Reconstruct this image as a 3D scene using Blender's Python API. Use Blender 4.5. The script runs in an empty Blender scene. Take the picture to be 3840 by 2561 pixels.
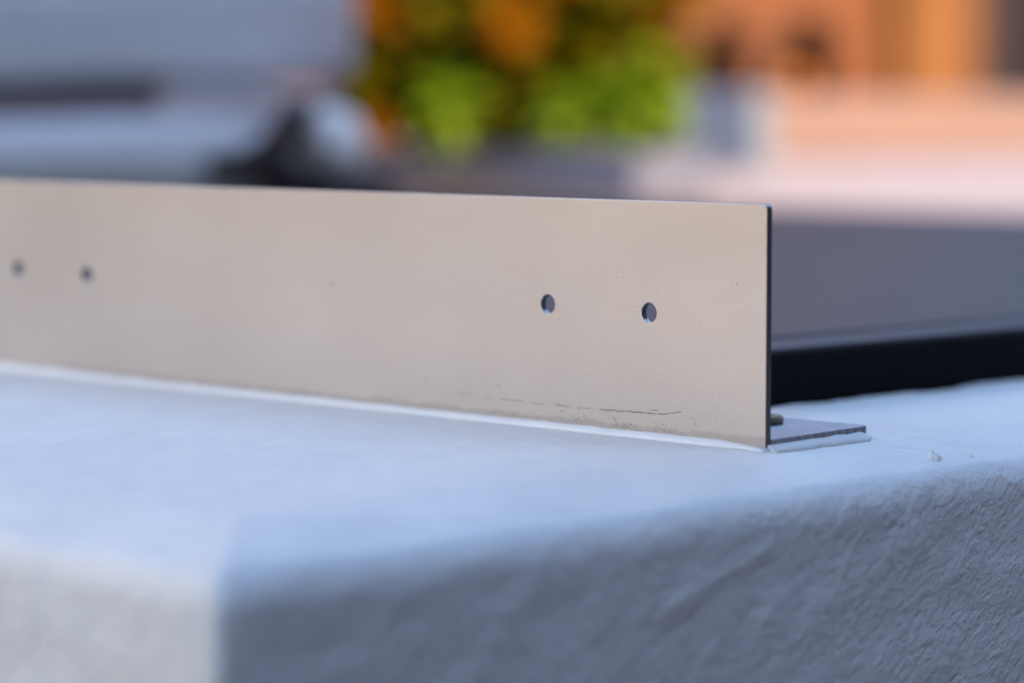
import bpy, bmesh, math, random
from mathutils import Vector, Matrix, noise

random.seed(7)
scene = bpy.context.scene
COL = scene.collection
R = math.radians

# ------------------------------------------------------------------ camera
cam_d = bpy.data.cameras.new("camera")
cam = bpy.data.objects.new("camera", cam_d)
COL.objects.link(cam)
cam.location = (0.4717, -0.5597, 0.0847)
cam.rotation_euler = (R(90 - 4.561), 0, R(45))
cam_d.sensor_width = 36.0
cam_d.lens = 105.0
cam_d.clip_start = 0.02
cam_d.clip_end = 500
cam_d.dof.use_dof = True
cam_d.dof.focus_distance = 0.758
cam_d.dof.aperture_fstop = 5.6
cam_d.dof.aperture_blades = 9
scene.camera = cam

# ------------------------------------------------------------------ light
SUN_EL = R(30)
sun_dir = Vector((math.cos(SUN_EL) * math.cos(R(1.5)), math.cos(SUN_EL) * math.sin(R(1.5)), math.sin(SUN_EL)))
world = bpy.data.worlds.new("World")
scene.world = world
world.use_nodes = True
nt = world.node_tree
sky = nt.nodes.new("ShaderNodeTexSky")
sky.sky_type = 'NISHITA'
sky.sun_disc = False
sky.sun_elevation = SUN_EL
sky.sun_rotation = R(90 - 1.5)
sky.dust_density = 0.6
sky.ozone_density = 1.0
bg = nt.nodes["Background"]
nt.links.new(sky.outputs[0], bg.inputs[0])
bg.inputs[1].default_value = 0.15
sl = bpy.data.lights.new("sun", 'SUN')
sl.energy = 2.0
sl.angle = R(0.6)
sl.color = (1.0, 0.70, 0.44)
sun = bpy.data.objects.new("sun", sl)
COL.objects.link(sun)
sun.rotation_euler = sun_dir.to_track_quat('Z', 'Y').to_euler()
sun.location = (6, 0, 5)

scene.view_settings.view_transform = 'Standard'
scene.view_settings.look = 'None'
scene.view_settings.gamma = 1
scene.view_settings.use_curve_mapping = False
scene.view_settings.exposure = 1.98
scene.render.engine = 'CYCLES'
scene.cycles.use_denoising = True
scene.cycles.max_bounces = 8
scene.cycles.diffuse_bounces = 5

# ------------------------------------------------------------------ helpers
def tag(o, label=None, cat=None, group=None, kind=None):
    if label: o['label'] = label
    if cat: o['category'] = cat
    if group: o['group'] = group
    if kind: o['kind'] = kind
    return o

def link(name, me, parent=None, mats=()):
    o = bpy.data.objects.new(name, me)
    COL.objects.link(o)
    for m in mats:
        me.materials.append(m)
    if parent: o.parent = parent
    return o

def build(name, bm, mat, parent=None, smooth=False, loc=None, rot=None):
    me = bpy.data.meshes.new(name)
    bmesh.ops.recalc_face_normals(bm, faces=bm.faces)
    bm.to_mesh(me); bm.free()
    if smooth:
        for p in me.polygons: p.use_smooth = True
    o = link(name, me, parent, [mat])
    if loc is not None: o.location = loc
    if rot is not None: o.rotation_euler = rot
    return o

def empty(name, loc=(0, 0, 0), rz=0.0):
    o = bpy.data.objects.new(name, None)
    o.location = loc; o.rotation_euler = (0, 0, rz)
    o.empty_display_size = 0.02
    COL.objects.link(o)
    return o

def box(bm, x0, x1, y0, y1, z0, z1, bevel=0.0, seg=2):
    r = bmesh.ops.create_cube(bm, size=1.0)
    vs = r['verts']
    for v in vs:
        v.co = Vector((x0 + (v.co.x + .5) * (x1 - x0), y0 + (v.co.y + .5) * (y1 - y0), z0 + (v.co.z + .5) * (z1 - z0)))
    if bevel:
        es = set(e for v in vs for e in v.link_edges)
        bmesh.ops.bevel(bm, geom=list(es), offset=bevel, segments=seg, profile=.5, affect='EDGES')

def tube(bm, pts, radii, n=10, cap=True):
    rings = []
    pts = [Vector(p) for p in pts]
    if not hasattr(radii, '__len__'): radii = [radii] * len(pts)
    prev = None
    for i, p in enumerate(pts):
        t = (pts[min(i + 1, len(pts) - 1)] - pts[max(i - 1, 0)]).normalized()
        a = prev if prev else (Vector((0, 0, 1)) if abs(t.z) < .9 else Vector((1, 0, 0)))
        s = t.cross(a).normalized(); a = s.cross(t).normalized(); prev = a
        rings.append([bm.verts.new(p + (s * math.cos(2 * math.pi * k / n) + a * math.sin(2 * math.pi * k / n)) * radii[i]) for k in range(n)])
    for i in range(len(rings) - 1):
        for k in range(n):
            bm.faces.new((rings[i][k], rings[i][(k + 1) % n], rings[i + 1][(k + 1) % n], rings[i + 1][k]))
    if cap:
        bm.faces.new(rings[0][::-1]); bm.faces.new(rings[-1])

def smooth_path(pts, n=8):
    pts = [Vector(p) for p in pts]
    out = []
    for i in range(len(pts) - 1):
        p0, p1, p2, p3 = pts[max(i - 1, 0)], pts[i], pts[i + 1], pts[min(i + 2, len(pts) - 1)]
        for k in range(n):
            t = k / n
            out.append(.5 * ((2 * p1) + (p2 - p0) * t + (2 * p0 - 5 * p1 + 4 * p2 - p3) * t * t + (3 * p1 - p0 - 3 * p2 + p3) * t ** 3))
    out.append(pts[-1])
    return out

# ------------------------------------------------------------------ materials
class N:
    def __init__(s, name):
        s.m = bpy.data.materials.new(name); s.m.use_nodes = True
        s.t = s.m.node_tree; s.b = s.t.nodes["Principled BSDF"]
    def n(s, typ, **kw):
        k = s.t.nodes.new(typ)
        for a, v in kw.items(): setattr(k, a, v)
        return k
    def l(s, a, b): s.t.links.new(a, b)
    def coord(s, rot=(0, 0, 0), scale=(1, 1, 1)):
        tc = s.n("ShaderNodeTexCoord"); mp = s.n("ShaderNodeMapping")
        mp.vector_type = 'TEXTURE'; mp.inputs['Rotation'].default_value = rot; mp.inputs['Scale'].default_value = tuple(1 / c for c in scale)
        s.l(tc.outputs['Object'], mp.inputs['Vector'])
        return mp.outputs[0]
    def noise(s, vec, scale, detail=4, rough=.55, dist=0.0):
        k = s.n("ShaderNodeTexNoise")
        k.inputs['Scale'].default_value = scale; k.inputs['Detail'].default_value = detail
        k.inputs['Roughness'].default_value = rough; k.inputs['Distortion'].default_value = dist
        if vec is not None: s.l(vec, k.inputs['Vector'])
        return k.outputs['Fac']
    def ramp(s, fac, stops):
        k = s.n("ShaderNodeValToRGB")
        e = k.color_ramp.elements
        while len(e) < len(stops): e.new(.5)
        for i, (p, c) in enumerate(stops):
            e[i].position = p; e[i].color = (*c, 1) if len(c) == 3 else c
        s.l(fac, k.inputs[0])
        return k.outputs[0]
    def math(s, op, a, b=None):
        k = s.n("ShaderNodeMath", operation=op)
        for i, v in enumerate((a, b)):
            if v is None: continue
            if isinstance(v, (int, float)): k.inputs[i].default_value = v
            else: s.l(v, k.inputs[i])
        return k.outputs[0]
    def bump(s, h, dist, strength=1.0, normal=None):
        k = s.n("ShaderNodeBump")
        k.inputs['Distance'].default_value = dist
        if isinstance(strength, (int, float)): k.inputs['Strength'].default_value = strength
        else: s.l(strength, k.inputs['Strength'])
        s.l(h, k.inputs['Height'])
        if normal is not None: s.l(normal, k.inputs['Normal'])
        return k.outputs[0]
    def set(s, **kw):
        for k, v in kw.items():
            i = s.b.inputs[k.replace('_', ' ')]
            if hasattr(v, 'is_linked') or isinstance(v, bpy.types.NodeSocket): s.l(v, i)
            elif isinstance(v, tuple) and len(v) == 3: i.default_value = (*v, 1)
            else: i.default_value = v
        return s

def plain(name, col, rough=.6, var=.12, scale=40, metallic=0.0, bump=0.0, bscale=None, **kw):
    a = N(name)
    v = a.noise(a.coord(), scale, 4)
    lo = tuple(c * (1 - var) for c in col); hi = tuple(min(1, c * (1 + var)) for c in col)
    a.set(Base_Color=a.ramp(v, [(.3, lo), (.7, hi)]), Roughness=rough, Metallic=metallic)
    if bump:
        a.set(Normal=a.bump(a.noise(a.coord(), bscale or scale * 4, 5), bump))
    for k, x in kw.items(): a.set(**{k: x})
    return a.m

def mat_plaster():
    a = N("white_plaster")
    geo = a.n("ShaderNodeNewGeometry")
    sep = a.n("ShaderNodeSeparateXYZ"); a.l(geo.outputs['True Normal'], sep.inputs[0])
    top = a.n("ShaderNodeMapRange"); top.inputs[1].default_value = .35; top.inputs[2].default_value = .97
    a.l(sep.outputs['Z'], top.inputs[0])
    side = a.math('SUBTRACT', 1.0, top.outputs[0])
    # brushed strokes leaning up to the right on the vertical faces
    stroke = a.noise(a.coord((R(38), 0, 0), (1, .62, 1)), 480, 3.5, .55, .25)
    grain = a.noise(a.coord((R(38), 0, 0), (1, .7, 1)), 1100, 2, .5)
    lump = a.noise(a.coord((R(30), 0, 0), (1, .55, 1)), 190, 3, .5, .35)
    h = a.math('ADD', a.math('MULTIPLY', stroke, 1.0), a.math('ADD', a.math('MULTIPLY', grain, .22), a.math('MULTIPLY', lump, 1.3)))
    n1 = a.bump(h, .00085, side)
    # fine wrinkles of the thick paint on the top
    wr = a.noise(a.coord((0, 0, R(20)), (.35, 1.5, 1)), 300, 5, .62, 1.2)
    wr2 = a.noise(a.coord(), 90, 4, .6)
    n2 = a.bump(a.math('ADD', wr, wr2), .0008, top.outputs[0], n1)
    dirt = a.noise(a.coord(), 900, 2, .5)
    d1 = a.ramp(dirt, [(.0, (1, 1, 1)), (.735, (1, 1, 1)), (.76, (.62, .55, .48))])
    var = a.ramp(a.noise(a.coord(), 34, 6, .68), [(.3, (.80, .78, .73)), (.7, (.865, .845, .80))])
    mx = a.n("ShaderNodeMix", data_type='RGBA', blend_type='MULTIPLY'); mx.inputs[0].default_value = 1
    a.l(var, mx.inputs[6]); a.l(d1, mx.inputs[7])
    a.set(Base_Color=mx.outputs[2], Roughness=.55, Normal=n2)
    a.b.inputs['Specular IOR Level'].default_value = .35
    return a.m

def mat_metal(name="satin_metal", lo=(.555, .53, .505), hi=(.62, .60, .575)):
    a = N(name)
    grain = a.noise(a.coord(), 1700, 3, .6)
    brush = a.noise(a.coord((0, 0, 0), (.06, 1, 1)), 900, 3, .6)
    cloud = a.noise(a.coord((0, 0, 0), (.6, 1, 1)), 26, 4, .5)
    low = a.noise(a.coord((0, 0, 0), (.25, 1, 1)), 60, 5, .6)
    col = a.ramp(a.math('ADD', a.math('MULTIPLY', cloud, .75), a.math('MULTIPLY', low, .25)),
                 [(.3, lo), (.7, hi)])
    sp = a.ramp(a.math('ADD', a.math('MULTIPLY', grain, .92), a.math('MULTIPLY', brush, .08)), [(.3, (.85, .85, .85)), (.7, (1.0, 1.0, 1.0))])
    mx = a.n("ShaderNodeMix", data_type='RGBA', blend_type='MULTIPLY'); mx.inputs[0].default_value = 1
    a.l(col, mx.inputs[6]); a.l(sp, mx.inputs[7])
    h = a.math('ADD', grain, a.math('MULTIPLY', brush, .2))
    # ragged, slightly darker grey band along the foot
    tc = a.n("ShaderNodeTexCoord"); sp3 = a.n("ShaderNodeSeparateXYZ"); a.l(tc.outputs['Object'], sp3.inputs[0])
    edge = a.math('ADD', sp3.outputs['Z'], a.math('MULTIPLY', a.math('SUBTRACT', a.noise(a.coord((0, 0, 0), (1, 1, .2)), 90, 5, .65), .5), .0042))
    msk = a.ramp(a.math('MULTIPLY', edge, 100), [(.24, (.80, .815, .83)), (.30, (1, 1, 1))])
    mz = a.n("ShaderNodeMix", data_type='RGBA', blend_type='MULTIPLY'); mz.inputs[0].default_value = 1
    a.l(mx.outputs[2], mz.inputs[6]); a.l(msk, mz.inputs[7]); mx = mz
    # handling smudges
    smg = a.noise(a.coord((0, R(20), 0), (.5, 1, 1)), 14, 6, .6, .8)
    a.set(Base_Color=mx.outputs[2], Metallic=.85, Roughness=a.math('ADD', a.math('MULTIPLY', smg, .30), .27), Normal=a.bump(h, .000028))
    return a.m

def mat_cut(name, k):
    a = N(name)
    w = a.n("ShaderNodeTexWave", wave_type='BANDS', bands_direction='Y')
    w.inputs['Scale'].default_value = 98; w.inputs['Distortion'].default_value = 1.2; w.inputs['Detail'].default_value = 2
    a.l(a.coord(), w.inputs['Vector'])
    ticks = a.ramp(w.outputs['Fac'], [(.0, (.21, .195, .20)), (.8, (.235, .22, .225)), (.97, (.29, .28, .29))])
    sm = a.ramp(a.noise(a.coord((0, 0, 0), (1, 2.5, .5)), 700, 4), [(.3, (.75 * k,) * 3), (.7, (1.15 * k,) * 3)])
    mx = a.n("ShaderNodeMix", data_type='RGBA', blend_type='MULTIPLY'); mx.inputs[0].default_value = 1
    a.l(ticks, mx.inputs[6]); a.l(sm, mx.inputs[7])
    a.set(Base_Color=mx.outputs[2], Metallic=.35, Roughness=.5)
    return a.m
M_PLASTER = mat_plaster()
M_CUT = mat_cut("sawn_metal", 1.3)
M_CUT_SHADED = mat_cut("sawn_metal_shaded", .42)  # darker copy of the sawn metal, with shade put into the colour
M_METAL = mat_metal()
M_METAL_SHADED = mat_metal("shaded_metal", (.40, .425, .46), (.44, .465, .50))  # darker copy of the bracket metal; the flange's shade is put into its colour
M_SEAL = plain("white_sealant", (.86, .85, .82), .38, .03, 60, bump=.0002, bscale=400)
M_SCRATCH = plain("dark_scratch", (.10, .065, .045), .8, .5, 900)
M_DUST = plain("dark_dust", (.14, .12, .10), .9, .4, 900)
M_ZINC = plain("weathered_zinc", (.30, .25, .18), .5, .35, 700, metallic=.6, bump=.0002, bscale=1500)
M_BLACK = plain("black_rubber", (.006, .0055, .006), .8, .2, 200, bump=.0003, Specular_IOR_Level=.12)
M_FRAME = plain("dark_grey_frame", (.060, .054, .062), .6, .08, 120, Specular_IOR_Level=.3)
M_PANEL = plain("grey_panel", (.046, .033, .034), .5, .05, 30, Specular_IOR_Level=.2)
M_CRUMB = plain("plaster_crumb", (.93, .89, .84), .8, .05, 900, bump=.0003, bscale=1500)
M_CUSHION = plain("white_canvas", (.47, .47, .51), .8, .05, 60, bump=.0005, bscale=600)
M_HOSE = plain("black_hose_rubber", (.022, .017, .022), .5, .2, 100, Specular_IOR_Level=.1)
M_STONE = plain("pale_stone", (.80, .79, .78), .7, .1, 80, bump=.001)
M_TROUGH = plain("grey_stone_trough", (.165, .19, .27), .75, .1, 50, bump=.001)
M_SOIL = plain("dark_soil", (.022, .013, .009), .95, .4, 200, bump=.003, bscale=300)
M_WHITE = plain("white_render", (.455, .38, .36), .7, .05, 14, bump=.001, bscale=200)
M_SALMON = plain("salmon_render", (.275, .185, .155), .75, .06, 9, bump=.001, bscale=150)
M_FACADE = plain("terracotta_render", (.19, .064, .016), .8, .1, 3, bump=.002, bscale=90)
M_CREAM = plain("cream_render", (.86, .75, .58), .8, .06, 3, bump=.002, bscale=90)
M_OCHRE = plain("ochre_render", (.22, .085, .013), .8, .06, 4, bump=.002, bscale=90)
M_DOOR = plain("dark_timber", (.045, .03, .027), .6, .2, 8, Specular_IOR_Level=.1)
M_POST = plain("brown_timber", (.018, .006, .002), .5, .2, 20, Specular_IOR_Level=.1)
M_BOARD = plain("reddish_timber", (.46, .20, .105), .6, .15, 12, Specular_IOR_Level=.1)
M_ORANGE = plain("orange_ball", (.50, .16, .004), .7, .08, 60, bump=.0006, bscale=500)
M_GLASS = plain("dark_window", (.03, .035, .04), .08, .1, 5)
M_DARKHOUSE = plain("slate_grey_render", (.045, .034, .07), .85, .12, 2, bump=.002, bscale=80)
M_PAVE = plain("stone_paving", (.12, .112, .112), .85, .15, 3, bump=.002, bscale=60)
M_STEM = plain("green_stem", (.07, .10, .02), .6, .2, 60)

def leaf_mat(name, c, trans):
    a = N(name)
    v = a.noise(a.coord(), 30, 3)
    a.set(Base_Color=a.ramp(v, [(.3, tuple(x * .75 for x in c)), (.7, tuple(min(1, x * 1.25) for x in c))]), Roughness=.6)
    a.b.inputs['Specular IOR Level'].default_value = .15
    tr = a.n("ShaderNodeBsdfTranslucent"); tr.inputs[0].default_value = (*trans, 1)
    ms = a.n("ShaderNodeMixShader"); ms.inputs[0].default_value = .4
    out = a.t.nodes["Material Output"]
    a.l(a.b.outputs[0], ms.inputs[1]); a.l(tr.outputs[0], ms.inputs[2]); a.l(ms.outputs[0], out.inputs[0])
    return a.m
M_LEAF_DARK = leaf_mat("olive_leaf", (.16, .145, .001), (.22, .20, .001))
M_LEAF_BRIGHT = leaf_mat("lime_leaf", (.25, .39, .022), (.28, .45, .008))
M_PETAL = leaf_mat("orange_petal", (.36, .145, .001), (.36, .145, .001))

# ------------------------------------------------------------------ ground
bm = bmesh.new()
bmesh.ops.create_grid(bm, x_segments=2, y_segments=2, size=150)
tag(build("ground", bm, M_PAVE, loc=(0, 0, -.95)), kind='structure')

# ------------------------------------------------------------------ near plaster wall (L shaped, rounded top edge)
XF, YF, RC = .0335, -.2010, .004
EDGE_R, DIP, DIP_IN, DIP_END = .0095, .0050, .00565, .040      # firm edge, then a gently dished shoulder
RAD = DIP + EDGE_R * math.sin(R(66))
def shoulder(d): return -DIP * max(0.0, min(1.0, (DIP_END - d) / (DIP_END - DIP_IN))) ** 1.8
XI, YI = -.0640, .0740
def wall():
    # path stations: front arm (along +X) then right arm (along +Y)
    fx = [-1.6 + i * (1.6 - .30) / 26 for i in range(26)] + [-.30 + i * (.30 + XF - .010) / 150 for i in range(150)]
    ry = [YF + .010 + i * (.32 - YF - .010) / 640 for i in range(640)] + [.32 + i * (1.5 - .32) / 24 for i in range(25)]
    prof = []                                    # (inset, z)
    zs = [-.95, -.6, -.4, -.3, -.22] + [-.17 + i * .0012 for i in range(int((.17 - RAD) / .0012))] + [-RAD - .0004]
    for z in zs: prof.append((0.0, z))
    for k in range(1, 15):
        a = R(66) * k / 14
        prof.append((EDGE_R * (1 - math.cos(a)), -RAD + EDGE_R * math.sin(a)))
    for k in range(1, 25):
        d = DIP_IN + (DIP_END - DIP_IN) * k / 24
        prof.append((d, shoulder(d)))
    rows = []
    def path(inset):
        pts = []
        rc = max(RC - inset * .2, .0015)
        x1, y0 = XF - inset, YF + inset
        for x in fx: pts.append((min(x, x1 - rc), y0, 0, -1))
        for k in range(1, 8):
            a = -math.pi / 2 + math.pi / 2 * k / 8
            pts.append((x1 - rc + rc * math.cos(a), y0 + rc + rc * math.sin(a), math.cos(a), math.sin(a)))
        for y in ry: pts.append((x1, max(y, y0 + rc), 1, 0))
        return pts
    for ins, z in prof:
        rows.append([(p[0], p[1], z) for p in path(ins)])
    last = path(DIP_END)
    nf = len(fx) + 4
    inner = []
    for i, p in enumerate(last):
        if i < nf:
            inner.append((min(p[0] * (XI + 1.6) / (last[nf - 1][0] + 1.6) + (-1.6) * (1 - (XI + 1.6) / (last[nf - 1][0] + 1.6)), XI), YI))
        else:
            t = (p[1] - last[nf][1]) / (1.5 - last[nf][1])
            # keep most of the stations near the visible stretch
            y = YI + t * (1.5 - YI)
            rag = .0022 * noise.noise((y * 60, 3.1, 0)) + .0012 * noise.noise((y * 190, 7.7, 0))
            inner.append((XI + .018 * max(0, y - .08) * .6 + rag * 1.6, y))
    K = 46
    for k in range(1, K + 1):
        t = k / K
        rows.append([(p[0] + (q[0] - p[0]) * t, p[1] + (q[1] - p[1]) * t, 0.0) for p, q in zip(last, inner)])
    rows.append([(q[0] - .001 if i >= nf else q[0], q[1] + (.001 if i < nf else 0), -.004) for i, q in enumerate(inner)])
    rows.append([(q[0], q[1], -.30) for q in inner])
    V, F = [], []
    W = len(rows[0])
    nprof = len(prof)
    for ri, row in enumerate(rows):
        for i, (x, y, z) in enumerate(row):
            p = Vector((x, y, z))
            a = .0009 * noise.noise(p * 26) + .00045 * noise.noise(p * 75 + Vector((5, 1, 2)))
            if ri < nprof - 30 and z > -.2:                       # vertical faces: rougher trowelled relief
                q = Vector((x * 1.0, (y * .82 + z * .57) * .5, (z * .82 - y * .57)))
                a += .00032 * noise.noise(q * 130)
                # one raised trowel stroke
                s0, s1 = Vector((-.074, -.0270)), Vector((-.038, -.0165))
                w = Vector((y, z)); dd = s1 - s0
                t = max(0, min(1, (w - s0).dot(dd) / dd.length_squared))
                dist = (w - (s0 + dd * t)).length
                if i > nf: a += .0007 * math.exp(-(dist / .0014) ** 2) * (.4 + .6 * t)
            if ri >= nprof - 24:
                # flat top: gentle waves, quiet under the bracket
                quiet = max(0, min(1, (abs(y - .018) - .026) / .03)) if x < .004 else 1.0
                V.append((x, y, z + a * .75 * quiet - .0003 * (1 - quiet)))
            else:
                nx, ny = (0, -1) if i < len(fx) else ((1, 0) if i > len(fx) + 7 else (.7, -.7))
                f = min(1, -z / RAD)
                V.append((x + nx * a * f, y + ny * a * f, z + a * (1 - f)))
    for r_ in range(len(rows) - 1):
        for i in range(W - 1):
            F.append((r_ * W + i, r_ * W + i + 1, (r_ + 1) * W + i + 1, (r_ + 1) * W + i))
    me = bpy.data.meshes.new("plaster_wall")
    me.from_pydata(V, [], F); me.update()
    for p in me.polygons: p.use_smooth = True
    o = link("plaster_wall", me, None, [M_PLASTER])
    return tag(o, "white plastered masonry wall with rounded top edges carrying the metal angle", "wall")
wall()

# ------------------------------------------------------------------ metal angle with holes
H, LEN, T, FL = .0600, .80, .0020, .0412
HOLES = [(-.0388 - .2354 * k, .0316) for k in range(4)] + [(-.0747 - .2354 * k, .0321) for k in range(4)]
HOLES = [h for h in HOLES if h[0] > -LEN + .02]
root = empty("metal_angle")
tag(root, "long satin grey metal angle with drilled holes standing on white plaster wall", "metal angle")

def plate_with_holes():
    rc, n, hr = .0011, 26, .00255
    outer = []
    for cx, cz, a0 in ((-rc, rc * 0 + .0002, None), (-rc, H - rc, 0)):
        if a0 is None:
            outer += [(-LEN, 0.0), (0, 0.0)]
        else:
            for k in range(7):
                a = math.pi / 2 * k / 6
                outer.append((cx + rc * math.cos(a), cz + rc * math.sin(a)))
    outer.append((-LEN, H))
    loops = [outer]
    for hx, hz in HOLES:
        loops.append([(hx + hr * (1 + .02 * noise.noise((hx * 99, k * .9, 1))) * math.cos(2 * math.pi * k / n),
                       hz + hr * math.sin(2 * math.pi * k / n)) for k in range(n)])
    bm = bmesh.new()
    es = []
    for lp in loops:
        vs = [bm.verts.new((x, 0, z)) for x, z in lp]
        es += [bm.edges.new((vs[i], vs[(i + 1) % len(vs)])) for i in range(len(vs))]
    bmesh.ops.triangle_fill(bm, use_beauty=True, use_dissolve=False, edges=es)
    front = list(bm.faces)
    ext = bmesh.ops.extrude_face_region(bm, geom=front, use_keep_orig=True)
    for v in [g for g in ext['geom'] if isinstance(g, bmesh.types.BMVert)]: v.co.y += T
    bmesh.ops.recalc_face_normals(bm, faces=bm.faces)
    sharp = [e for e in bm.edges if len(e.link_faces) == 2 and e.calc_face_angle() > 1.2 and abs(e.verts[0].co.y - e.verts[1].co.y) < 1e-6 and e.verts[0].co.z > .001]
    bmesh.ops.bevel(bm, geom=sharp, offset=.00022, segments=2, profile=.5, affect='EDGES')
    return bm
def cut_faces(o, m):
    o.data.materials.append(m)
    for p in o.data.polygons:
        n = p.normal
        if n.x > .8 or (abs(n.y) < .35 and p.center.x < -.01 and .02 < p.center.z < .045 and n.z < .3): p.material_index = 1  # hole walls painted as if in shade, upward-facing floors left light
cut_faces(build("upright_leg", plate_with_holes(), M_METAL, root), M_CUT_SHADED)
# flange lying on the wall; rounded outer corner, slightly lifted at the free end
bm = bmesh.new()
rc = .0022
out = [(-LEN, T + .0002), (0.0, T + .0002)]
for k in range(7):
    a = math.pi / 2 * k / 6
    out.append((-rc + rc * math.cos(a), FL - rc + rc * math.sin(a)))
for k in range(1, 12): out.append((-k * .06, FL))
out.append((-LEN, FL))
def lift(x, y): return .0006 * (y / FL) * max(0, 1 + x / .10) ** 2 + .0002
tv = [bm.verts.new((x, y, T + lift(x, y))) for x, y in out]
bv = [bm.verts.new((x, y, lift(x, y))) for x, y in out]
bm.faces.new(tv); bm.faces.new(bv[::-1])
for i in range(len(out)):
    j = (i + 1) % len(out); bm.faces.new((bv[i], bv[j], tv[j], tv[i]))
bmesh.ops.recalc_face_normals(bm, faces=bm.faces)
bmesh.ops.bevel(bm, geom=[e for e in bm.edges if len(e.link_faces) == 2 and e.calc_face_angle() > 1.2 and e.verts[0].co.z > T and e.verts[1].co.z > T],
                offset=.00025, segments=2, profile=.5, affect='EDGES')
bmesh.ops.triangulate(bm, faces=[f for f in bm.faces if len(f.verts) > 4])
cut_faces(build("flange", bm, M_METAL_SHADED, root), M_CUT)
# washer and screw
WC = Vector((-.0240, .0292, T + lift(-.024, .029)))
bm = bmesh.new()
prof = [(.0021, .0004), (.0021, .0017), (.0025, .0021), (.0036, .0021), (.0042, .0016), (.0042, .0005), (.0039, .0001), (.0025, .0001)]
rings = []
for k in range(32):
    a = 2 * math.pi * k / 32
    rings.append([bm.verts.new((r_ * math.cos(a), r_ * math.sin(a), z)) for r_, z in prof])
for k in range(32):
    for i in range(len(prof)):
        j = (i + 1) % len(prof)
        bm.faces.new((rings[k][i], rings[(k + 1) % 32][i], rings[(k + 1) % 32][j], rings[k][j]))
w = build("washer", bm, M_ZINC, root, True, WC)
bm = bmesh.new()
tube(bm, [(0, 0, .0001), (0, 0, .0008), (0, 0, .0012)], [.0020, .0020, .0014], 20)
build("screw", bm, M_ZINC, w)

# scratches and specks on the face (thin flakes of dirt)
def strip(bm, pts, width, y=-.00006):
    for i in range(len(pts) - 1):
        (x0, z0, w0), (x1, z1, w1) = pts[i], pts[i + 1]
        vs = [bm.verts.new((x0, y, z0 - w0 * width)), bm.verts.new((x1, y, z1 - w1 * width)), bm.verts.new((x1, y, z1 + w1 * width)), bm.verts.new((x0, y, z0 + w0 * width))]
        bm.faces.new(vs)
rnd = random.Random(3)
bm = bmesh.new()
segs = [(-.1085, -.104), (-.0985, -.0965), (-.0925, -.083), (-.0805, -.0755), (-.0725, -.0665), (-.0638, -.0575), (-.0560, -.0275)]
for a, b in segs:
    n = max(4, int((b - a) / .0009)); pts = []
    for k in range(n + 1):
        x = a + (b - a) * k / n
        z = .0063 + .0006 * math.sin((x + .03) * 40) + .00012 * rnd.uniform(-1, 1) + (.0008 if x > -.034 else 0) * (x + .034) / .0065
        pts.append((x, z, (.25 if k in (0, n) else rnd.uniform(.35, 1.0)) * (.65 if x < -.056 else 1)))
    strip(bm, pts, .00013)
strip(bm, [(-.0385, .0068, .2), (-.0365, .0070, .8), (-.0350, .0069, .2)], .0001)
build("scratch", bm, M_SCRATCH, root)
bm = bmesh.new()
strip(bm, [(-.0512, .0042, .4), (-.0504, .0036, 1), (-.0500, .0028, 1.2), (-.0499, .0023, 1), (-.0503, .0015, .5)], .00011)
strip(bm, [(-.0499, .0028, .6), (-.0498, .0034, .2)], .00008)
build("dark_fibre", bm, M_SCRATCH, root)
bm = bmesh.new()
for k in range(120):
    x = -.052 + rnd.gauss(0, .022); z = .0012 + abs(rnd.gauss(0, .0022))
    if x > -.003 or z > .010: continue
    s = rnd.choice([.00005, .00006, .00008, .00011, .00018]); e = rnd.uniform(.5, 2)
    vs = [bm.verts.new((x + s * math.cos(a), -.00005, z + s * e * math.sin(a))) for a in (.3, 1.5, 2.7, 4.1, 5.3)]
    bm.faces.new(vs)
for x, z, s in ((-.0095, .0403, .0003), (-.0108, .0404, .0002), (-.0500, .0403, .0002), (-.0440, .0330, .00022), (-.0440, .0312, .00012), (-.0585, .0350, .00012), (-.093, .0095, .0003), (-.1215, .0095, .0003), (-.16, .034, .0006), (-.1215, .009, .0002)):
    vs = [bm.verts.new((x + s * math.cos(a) * .8, -.00005, z + s * math.sin(a))) for a in (.2, 1.3, 2.9, 4.0, 5.2)]
    bm.faces.new(vs)
tag(build("dirt_specks", bm, M_DUST, root), kind='stuff')

# ------------------------------------------------------------------ sealant bead along the bracket
def fillet(bm, stations):
    """stations: (foot point, outward direction, height, width) -> smooth convex fillet"""
    rows = []
    for p, d, h, w in stations:
        p, d = Vector(p), Vector(d)
        sec = [(-.0004, h * 1.02), (0, h), (.22 * w, .93 * h), (.45 * w, .74 * h), (.68 * w, .42 * h), (.86 * w, .08 * h), (w, -.0009), (-.0004, -.0009)]
        rows.append([bm.verts.new(p + d * u + Vector((0, 0, z))) for u, z in sec])
    n = len(rows[0])
    for i in range(len(rows) - 1):
        for k in range(n):
            bm.faces.new((rows[i][k], rows[i][(k + 1) % n], rows[i + 1][(k + 1) % n], rows[i + 1][k]))
    bm.faces.new(rows[0]); bm.faces.new(rows[-1][::-1])
bm = bmesh.new(); st = []
NB = 260
for k in range(NB + 1):
    x = -LEN + (LEN + .0006) * k / NB
    v = 1 + .20 * noise.noise((x * 70, 8, 1)) + .16 * noise.noise((x * 230, 3, 1))
    w = 1 + .22 * noise.noise((x * 60, 2, 7)) + .12 * noise.noise((x * 260, 5, 5))
    base = .0012 if x > -.25 else .0012 + min(.0008, (-.25 - x) * .01)
    end = 1 if k < NB - 4 else (.85, .6, .4, .2, .1)[min(4, k - NB + 4)]
    st.append(((x, 0, 0), (0, -1, 0), base * v * end, .0023 * w * (1 if k < NB - 3 else .7)))
fillet(bm, st)
tag(build("sealant_bead", bm, M_SEAL, None, True), "thin white sealant bead running along the foot of the upright metal leg", "sealant")
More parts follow.
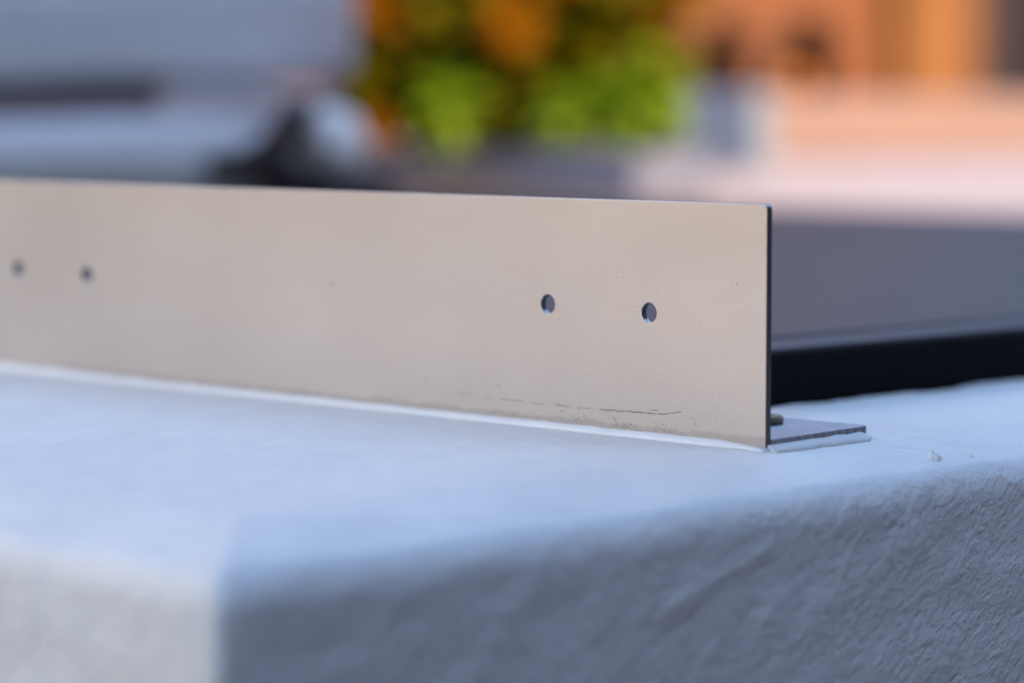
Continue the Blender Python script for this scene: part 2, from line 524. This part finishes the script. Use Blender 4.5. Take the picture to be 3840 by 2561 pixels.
bm = bmesh.new(); st = []
for k in range(71):
    y = .0008 + (FL - .0008) * k / 70
    v = 1 + .30 * noise.noise((y * 200, 8, 1)); w = 1 + .35 * noise.noise((y * 130, 2, 0))
    e = 1 if k < 64 else 1 - (k - 63) * .11
    st.append(((0, y, 0), (1, 0, 0), (.0007 * v + lift(0, y)) * e, .0034 * w * e))
fillet(bm, st)
tag(build("sealant_bead", bm, M_PLASTER, None, True), "short white sealant smear under the cut end of the bracket's flat flange", "sealant")

# ------------------------------------------------------------------ plaster crumbs on the rounded edge
def crumb(loc, s, label, seed):
    bm = bmesh.new()
    bmesh.ops.create_icosphere(bm, subdivisions=3, radius=1)
    for v in bm.verts:
        p = v.co.copy()
        k = 1 + .35 * noise.noise(p * 1.6 + Vector((seed, 0, 0))) + .2 * noise.noise(p * 4 + Vector((0, seed, 0)))
        lean = max(0, p.z)
        v.co = Vector((p.x * k * (1 - .5 * lean) - .3 * lean, p.y * k * (1 - .5 * lean) - .55 * lean, p.z * k * 1.25)) * s
    return tag(build("plaster_crumb", bm, M_CRUMB, None, True, loc), label, "plaster crumb")
crumb((.0235, .0375, -.0033), .0015, "tiny off-white pointed plaster crumb stuck on the rounded wall edge", 1.0)
crumb((.0250, .0505, -.0041), .0007, "minute flat pale crumb just behind the larger pointed crumb", 4.0)

# ------------------------------------------------------------------ grey sheet in black edging behind the wall
root = empty("sheet_cover", (-.55, .45, -.30))
tag(root, "flat dark grey sheet in thick black edging lying inside the white wall", "cover")
def part(name, bm, mat, root, smooth=False):
    o = build(name, bm, mat, root, smooth)
    o.matrix_parent_inverse = Matrix.Translation(-root.location)
    return o
PX0, PX1, PY0, PY1 = -1.45, -.0655, .0765, .980
def ring(x0, x1, y0, y1, w, z0, z1, bevel):
    bm = bmesh.new()
    box(bm, x0, x1, y0, y0 + w, z0, z1, bevel)
    return bm
for a in ((PX1 - .022, PX1, PY0, PY1), (PX0, PX0 + .022, PY0, PY1), (PX0 + .0222, PX1 - .0222, PY0, PY0 + .022), (PX0 + .0222, PX1 - .0222, PY1 - .022, PY1)):
    bm = bmesh.new(); box(bm, *a, -.30, .0140, .0012)
    part("black_edging", bm, M_BLACK, root)
i = .0004
for a in ((PX1 - .0245, PX1 - .001, PY0 + .001, PY1 - .001), (PX0 + .001, PX0 + .0245, PY0 + .001, PY1 - .001),
          (PX0 + .0247, PX1 - .0247, PY0 + .001, PY0 + .0245), (PX0 + .0247, PX1 - .0247, PY1 - .0245, PY1 - .001)):
    bm = bmesh.new(); box(bm, *a, .0143, .0160, .0007)
    part("trim_strip", bm, M_FRAME, root)
bm = bmesh.new(); box(bm, PX0 + .027, PX1 - .027, PY0 + .027, PY1 - .027, -.02, .0164, .001)
part("sheet", bm, M_PANEL, root)

# ------------------------------------------------------------------ far white wall cap and salmon ledge
bm = bmesh.new(); box(bm, -4.7, 1.2, .986, 7.5, -.95, .0130, .010, 4)
tag(build("terrace_wall", bm, M_WHITE), "broad white rendered wall top beyond the grey sheet, touched by sun", "wall")
bm = bmesh.new(); box(bm, -2.6, -1.97, 2.33, 5.6, .0120, .094, .012, 4)
tag(build("salmon_ledge", bm, M_SALMON), "low salmon rendered ledge in warm sun in front of the orange house", "ledge")

# ------------------------------------------------------------------ stacked cushions at left
def cushion(name, cx, cy, L, D, z0, z1, rz, label, rk):
    bm = bmesh.new()
    nx, ny, nz = 40, 16, 10
    bmesh.ops.create_cube(bm, size=2.0)
    bmesh.ops.subdivide_edges(bm, edges=list(bm.edges), cuts=11, use_grid_fill=True)
    h = (z1 - z0) / 2; rr = h * rk
    for v in bm.verts:
        p = Vector((v.co.x * L / 2, v.co.y * D / 2, v.co.z * h))
        c = Vector((max(-L / 2 + rr, min(L / 2 - rr, p.x)), max(-D / 2 + rr, min(D / 2 - rr, p.y)), max(-h + rr, min(h - rr, p.z))))
        d = p - c
        if d.length > 1e-9:
            m = max(abs(d.x), abs(d.y), abs(d.z))
            d = d.normalized() * m
        v.co = c + d + Vector((0, 0, .003 * noise.noise(p * 9)))
    root = empty(name, (cx, cy, z0), rz)
    tag(root, label, "cushion", "white cushions stacked at the left")
    o = build("cover", bm, M_CUSHION, root, True, (0, 0, h))
    bm = bmesh.new()
    pts = []
    for k in range(61):
        a = 2 * math.pi * k / 60
        sx = math.copysign(abs(math.cos(a)) ** .35, math.cos(a)); sy = math.copysign(abs(math.sin(a)) ** .35, math.sin(a))
        pts.append((sx * L / 2, sy * D / 2, 0))
    tube(bm, pts, .0028, 6, False)
    build("piping", bm, M_CUSHION, o, True)
# centre line runs parallel to the picture plane at about 1.68 m
def at(s, Z, z): return (.4717 - .7071 * Z + .7071 * s, -.5597 + .7071 * Z + .7071 * s, z)
c = at(-.516, 2.02, 0)
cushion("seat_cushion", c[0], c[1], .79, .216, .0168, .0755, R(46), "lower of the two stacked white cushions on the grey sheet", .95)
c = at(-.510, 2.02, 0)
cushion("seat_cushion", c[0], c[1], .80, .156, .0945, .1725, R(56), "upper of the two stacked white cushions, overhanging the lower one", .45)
# filler strips added in the cushion gap, coloured as the shade there
M_GAP_DARK = plain("gap_shade_dark", (.09, .085, .10), .9)
M_GAP_GREY = plain("gap_shade_grey", (.42, .40, .43), .9)
for x0, x1, y0, m, lab in ((-.30, .275, -.105, M_GAP_DARK, "dark filler strip coloured as the shade in the gap between the cushions"),
                       (.2765, .372, -.135, M_GAP_GREY, "short mid-grey filler strip coloured as the lighter shade in the cushion gap")):
    bm = bmesh.new(); box(bm, x0, x1, y0, .01, .0, .0095, .004); box(bm, x0 + .003, x1 - .004, y0 + .003, .01, .0100, .0195, .004)
    bmesh.ops.scale(bm, vec=(1.2, 1.2, 1.05), verts=bm.verts)
    tag(build("gap_shade_filler", bm, m, None, False, at(-.564, 2.10, .0738), (0, 0, R(45))), lab, "cloth")  # added filler standing in for the gap's shade, not a cloth

# black hose
bm = bmesh.new()
q = [(-.160, 1.585, .050), (-.145, 1.58, .052), (-.130, 1.575, .060), (-.114, 1.57, .076), (-.110, 1.565, .080), (-.120, 1.56, .064), (-.128, 1.56, .048), (-.118, 1.57, .043), (-.094, 1.57, .039), (-.066, 1.58, .036)]
tube(bm, smooth_path([at(p[0] * 1.2, p[1] * 1.2, .0847 - (.0847 - p[2]) * 1.2) for p in q], 8), [.0098] * (8 * 9 + 1), 12)
tag(build("hose", bm, M_HOSE, None, True), "bent black rubber hose lying at the right end of the cushions", "hose")
# pale rounded stone
bm = bmesh.new(); bmesh.ops.create_icosphere(bm, subdivisions=4, radius=1)
for v in bm.verts:
    p = v.co.copy(); k = 1 + .12 * noise.noise(p * 1.3)
    v.co = Vector((p.x * .023 * k, p.y * .021 * k, p.z * .021 * k))
tag(build("pale_stone", bm, M_STONE, None, True, at(-.114, 1.91, .060), (0, 0, R(45))), "smooth pale rounded stone resting on the bend of the black hose", "stone")

# ------------------------------------------------------------------ planted trough
PC = Vector(at(.005, 2.36, .013))
root = empty("planter", PC, R(2))
tag(root, "low grey stone trough planted with orange flowers and lime leaves", "planter")
bm = bmesh.new()
tl, tw, th, wt = .160, .045, .036, .010
box(bm, -tl, tl, -tw, -tw + wt, 0, th, .003); box(bm, -tl, tl, tw - wt, tw, 0, th, .003)
box(bm, -tl, -tl + wt, -tw + wt + .0003, tw - wt - .0003, 0, th - .0004, .003); box(bm, tl - wt, tl, -tw + wt + .0003, tw - wt - .0003, 0, th - .0004, .003)
box(bm, -tl + wt + .0004, tl - wt - .0004, -tw + wt + .0004, tw - wt - .0004, .0005, .008)
build("trough", bm, M_TROUGH, root)
bm = bmesh.new()
box(bm, -tl + wt, tl - wt, -tw + wt, tw - wt, .0085, th - .004)
bmesh.ops.subdivide_edges(bm, edges=list(bm.edges), cuts=12, use_grid_fill=True)
for v in bm.verts:
    if v.co.z > th - .005: v.co.z += .008 * noise.noise(v.co * 40)
build("soil", bm, M_SOIL, root, True)

def leaf(bm, base, dir_, up, L, Wd):
    d = dir_.normalized(); s = d.cross(up)
    s = s.normalized() if s.length > 1e-6 else Vector((1, 0, 0))
    n = s.cross(d).normalized()
    prev = None; rows = []
    for t, w_ in ((0, .12), (.25, .8), (.55, 1), (.8, .65), (1, .05)):
        c = base + d * L * t - n * L * .22 * t * t
        rows.append((bm.verts.new(c - s * Wd * w_ + n * Wd * .2 * w_), bm.verts.new(c), bm.verts.new(c + s * Wd * w_ + n * Wd * .2 * w_)))
    for i in range(4):
        for k in range(2):
            bm.faces.new((rows[i][k], rows[i][k + 1], rows[i + 1][k + 1], rows[i + 1][k]))

def plant(name, loc, label, cat, clumps, mat, stems, rng, leaf_len, cnt):
    r0 = empty(name, loc, R(45)); tag(r0, label, cat)
    bm = bmesh.new()
    for (cx, cy, cz, rr) in stems:
        tube(bm, smooth_path([(cx * .3, cy * .3, 0), (cx * .6, cy * .6, cz * .5), (cx, cy, cz)], 4), .0022, 6)
    build("stem", bm, M_STEM, r0, True)
    bm = bmesh.new()
    for (cx, cy, cz, rr, n) in clumps:
        for k in range(n * 2):
            v = Vector((rng.gauss(0, 1), rng.gauss(0, 1), rng.gauss(0, 1))).normalized() * rr * rng.uniform(.3, 1)
            base = Vector((cx, cy, cz)) + v
            dr = v.normalized() + Vector((rng.uniform(-.6, .6), rng.uniform(-.6, .6), rng.uniform(-.5, .5)))
            L = leaf_len * rng.uniform(.7, 1.25)
            leaf(bm, base, dr, Vector((rng.uniform(-.5, .5), rng.uniform(-.5, .5), 1)), L, L * .34)
    f = build("foliage", bm, mat, r0)
    tag(f, kind='stuff')
    return r0

PX = .345e-3                                     # metres per reference pixel at the trough
def pl(px, py, dy=0.0): return ((px - 1240) * PX, dy, (237 - py) * PX + .0847 - PC.z - .030)
rng = random.Random(11)
base_loc = PC + Vector((0, 0, .030))
cl = []
for px, py, rr, n in ((900, 150, .035, 40), (940, 60, .035, 34), (1000, 170, .032, 34), (890, 230, .02, 16), (1060, 60, .035, 26), (1180, 150, .035, 26), (1320, 90, .036, 28), (1420, 60, .04, 36), (1530, 20, .04, 30), (1250, -30, .05, 40), (1050, -60, .05, 40), (1420, -80, .05, 40), (1500, 120, .025, 16), (1200, 250, .026, 20), (1120, 290, .02, 12)):
    x, y, z = pl(px, py, rng.uniform(-.01, .05)); cl.append((x, y, z, rr, n))
g = plant("flowering_plant", base_loc, "bushy olive-green plant with orange blooms rising from the trough", "plant", cl, M_LEAF_DARK,
          [(c_[0], c_[1], c_[2], 0) for c_ in cl], rng, .036, 0)
def bloom(px, py, rad, dy):
    x, y, z = pl(px, py, dy)
    bm = bmesh.new()
    for ring_ in range(5):
        el = R(8 + ring_ * 17)
        for k in range(14 - ring_ * 2):
            a = 2 * math.pi * (k + .5 * (ring_ % 2)) / (14 - ring_ * 2)
            d = Vector((math.cos(a) * math.cos(el), -math.sin(el), math.sin(a) * math.cos(el)))
            leaf(bm, d * rad * .15, d, Vector((0, -1, 0.05)), rad * (1.05 - ring_ * .06), rad * .26)
    build("blossom", bm, M_PETAL, g, False, (x, y, z))
for b_ in ((1222, 62, .0235, -.060), (905, 5, .024, -.03), (960, 45, .016, -.03), (925, 292, .012, -.075), (1560, 25, .016, .0), (1620, -40, .02, 0), (1330, -70, .02, -.04), (1000, -110, .02, -.03)):
    bloom(*b_)
cl = []
for px, py, rr, n in ((1085, 245, .017, 26), (1335, 265, .017, 24), (1480, 230, .020, 34), (1530, 280, .016, 20), (1560, 190, .012, 10)):
    x, y, z = pl(px, py, -.045 + rng.uniform(-.01, .01)); cl.append((x, y, z, rr, n))
plant("leafy_plant", base_loc, "low lime-green leafy plant along the front of the trough", "plant", cl, M_LEAF_BRIGHT,
      [(c_[0], c_[1], c_[2], 0) for c_ in cl], rng, .026, 0)

# ------------------------------------------------------------------ railing and added orange ball on the ledge
# (railing stands on the terrace wall behind the ledge)
ra = Vector(at(.0, 4.9, .0135))
root = empty("timber_railing", ra, R(45))
tag(root, "brown timber railing with reddish boards behind the salmon ledge", "railing")
k9 = 4.9 / 6857
def X9(px): return (px - 1175.5) * k9
def Z9(py): return .0847 - .0135 + (237 - py) * k9
for px, w_ in ((1663, 110), (1857, 125), (1470, 30), (1280, 30)):
    bm = bmesh.new(); box(bm, X9(px - w_ / 2), X9(px + w_ / 2), -.018, .018, 0, Z9(100), .002)
    box(bm, X9(px - w_ * .36), X9(px + w_ * .36), -.012, .012, Z9(100) + .0004, Z9(45), .002)
    build("post", bm, M_POST, root)
bm = bmesh.new(); box(bm, X9(1230), X9(1945), .019, .032, Z9(108), Z9(97), .002)
build("rail", bm, M_POST, root)
for i_ in range(5):
    z0 = Z9(225) + i_ * (Z9(110) - Z9(225)) / 5
    bm = bmesh.new(); box(bm, X9(1240), X9(1935), .020, .030, z0, z0 + (Z9(110) - Z9(225)) / 5 - .002, .001)
    build("board", bm, M_BOARD, root)
bm = bmesh.new(); bmesh.ops.create_uvsphere(bm, u_segments=32, v_segments=20, radius=.020)
for v in bm.verts: v.co.z *= .94
root = build("orange", bm, M_ORANGE, None, True, at(.0941 * 4.0 + .0, 4.0, .094 + .0186))  # added ball that blurs into a round spot of light
tag(root, "small orange ball added to blur into a round spot of light above the ledge", "orange")  # an added ball, not a fruit
bm = bmesh.new(); tube(bm, [(0, 0, .0178), (0, 0, .0198)], [.002, .0015], 8)
build("ball_stub", bm, M_STEM, root)

# ------------------------------------------------------------------ orange house (faces +X)
FX = -4.75
root = empty("orange_house", (FX, 2, -.95))
tag(root, "terracotta and ochre rendered house with dark door, lit by warm sun", "house")
inv = Matrix.Translation(-root.location)
def hp(name, mat, x0, x1, y0, y1, z0, z1, bev=.01, parent=None):
    bm = bmesh.new(); box(bm, x0, x1, y0, y1, z0, z1, bev)
    o = build(name, bm, mat, parent or root)
    if parent is None: o.matrix_parent_inverse = inv
    else: o.matrix_parent_inverse = inv @ Matrix.Identity(4)
    return o
hp("wall", M_FACADE, FX - 6, FX, 1.2, 6.14, -.95, 2.0)
hp("pilaster", M_OCHRE, FX - .3, FX + .06, 6.16, 6.50, -.95, 2.0)
hp("door", M_DOOR, FX - .2, FX - .02, 6.52, 7.8, -.95, 1.62)
hp("wall", M_FACADE, FX - 6, FX, 6.52, 14, 1.65, 2.0)
hp("wall", M_FACADE, FX - 6, FX, 7.82, 14, -.95, 1.62)
hp("cornice", M_OCHRE, FX - 6.1, FX + .12, 1.1, 14.1, 2.02, 2.16)
root2 = empty("pale_house", (FX, -6, -.95))
tag(root2, "long pale cream house with dark windows adjoining the orange house", "house")
inv2 = Matrix.Translation(-root2.location)
def pp(name, mat, *a, parent=None):
    bm = bmesh.new(); box(bm, *a, .01)
    o = build(name, bm, mat, parent or root2)
    if parent is None: o.matrix_parent_inverse = inv2
    return o
pp("wall", M_CREAM, FX - 6, FX - .05, -14, 1.08, -.95, 3.6)
pp("cornice", M_CREAM, FX - 6.1, FX + .05, -14.1, 1.07, 3.62, 3.76)
for y in (-11, -8, -5, -2):
    f = pp("window", M_DOOR, FX - .12, FX - .02, y - .55, y + .55, .2, 1.4)
    pp("pane", M_GLASS, FX - .019, FX - .014, y - .48, y + .48, .27, 1.33, parent=f)

# ------------------------------------------------------------------ neighbouring grey house that shades the near wall
bm = bmesh.new(); box(bm, 2.2, 7.5, -5.6, 1.00, -.95, 4.3, .02)
o = build("grey_house", bm, M_DARKHOUSE)
tag(o, "plain slate grey house standing close behind the camera on the right", "house")
bm = bmesh.new(); box(bm, 2.12, 7.6, -5.7, 1.015, 4.31, 4.45, .02)
build("roof_slab", bm, M_DARKHOUSE, o)
bm = bmesh.new(); box(bm, 2.16, 2.19, -2.6, -1.6, .2, 1.5, .01)
w = build("window", bm, M_DOOR, o)
bm = bmesh.new(); box(bm, 2.150, 2.157, -2.53, -1.67, .27, 1.43)
build("pane", bm, M_GLASS, w)

# low house row, unseen, added to block the bright horizon (kept below the sun)
root3 = empty("low_sky_blocker", (9.5, 0, -.95))
tag(root3, "added dark row of houses, out of view, blocking the bright low sky", "house")
inv3 = Matrix.Translation(-root3.location)
def rp(name, mat, *a, parent=None):
    bm = bmesh.new(); box(bm, *a, .01)
    o = build(name, bm, mat, parent or root3)
    if parent is None: o.matrix_parent_inverse = inv3
    return o
rp("wall", M_DARKHOUSE, 9.5, 14, -18, 18, -.95, 4.9)
rp("roof_slab", M_DARKHOUSE, 9.4, 14.1, -18.1, 18.1, 4.92, 5.05)
for y in (-15, -11, -7, 3, 7, 11, 15):
    f = rp("window", M_DOOR, 9.46, 9.49, y - .6, y + .6, .2, 1.6)
    rp("pane", M_GLASS, 9.450, 9.456, y - .53, y + .53, .27, 1.53, parent=f)

bm = bmesh.new(); box(bm, -.055, .055, -.018, .018, 0, .084, .004)  # added block, its blue-grey colour stands for the ledge's shaded side
tag(build("ledge_shade_block", bm, plain("ledge_shade_blue", (.20, .25, .32), .8, .08, 40, bump=.001), None, False, (-1.632, 1.868, .0132)), "added block coloured blue-grey as the shaded side of the salmon ledge", "block")

# tall house added outside the frame to keep sky light off the wall's right face
root4 = empty("tall_sky_blocker", (4.5, 7.2, -.95))
tag(root4, "added tall dark house, out of view, blocking sky light from the right", "house")
inv4 = Matrix.Translation(-root4.location)
def tp(name, mat, *a, parent=None):
    bm = bmesh.new(); box(bm, *a, .01)
    o = build(name, bm, mat, parent or root4)
    if parent is None: o.matrix_parent_inverse = inv4
    return o
tp("wall", M_DARKHOUSE, .2, 9.2, 7.2, 12, -.95, 6.4)
tp("roof_slab", M_DARKHOUSE, .1, 9.3, 7.1, 12.1, 6.42, 6.56)
for x in (2, 4.7, 7.4):
    for z in (.3, 3.2):
        f = tp("window", M_DOOR, x - .55, x + .55, 7.16, 7.19, z, z + 1.5)
        tp("pane", M_GLASS, x - .48, x + .48, 7.150, 7.156, z + .07, z + 1.43, parent=f)
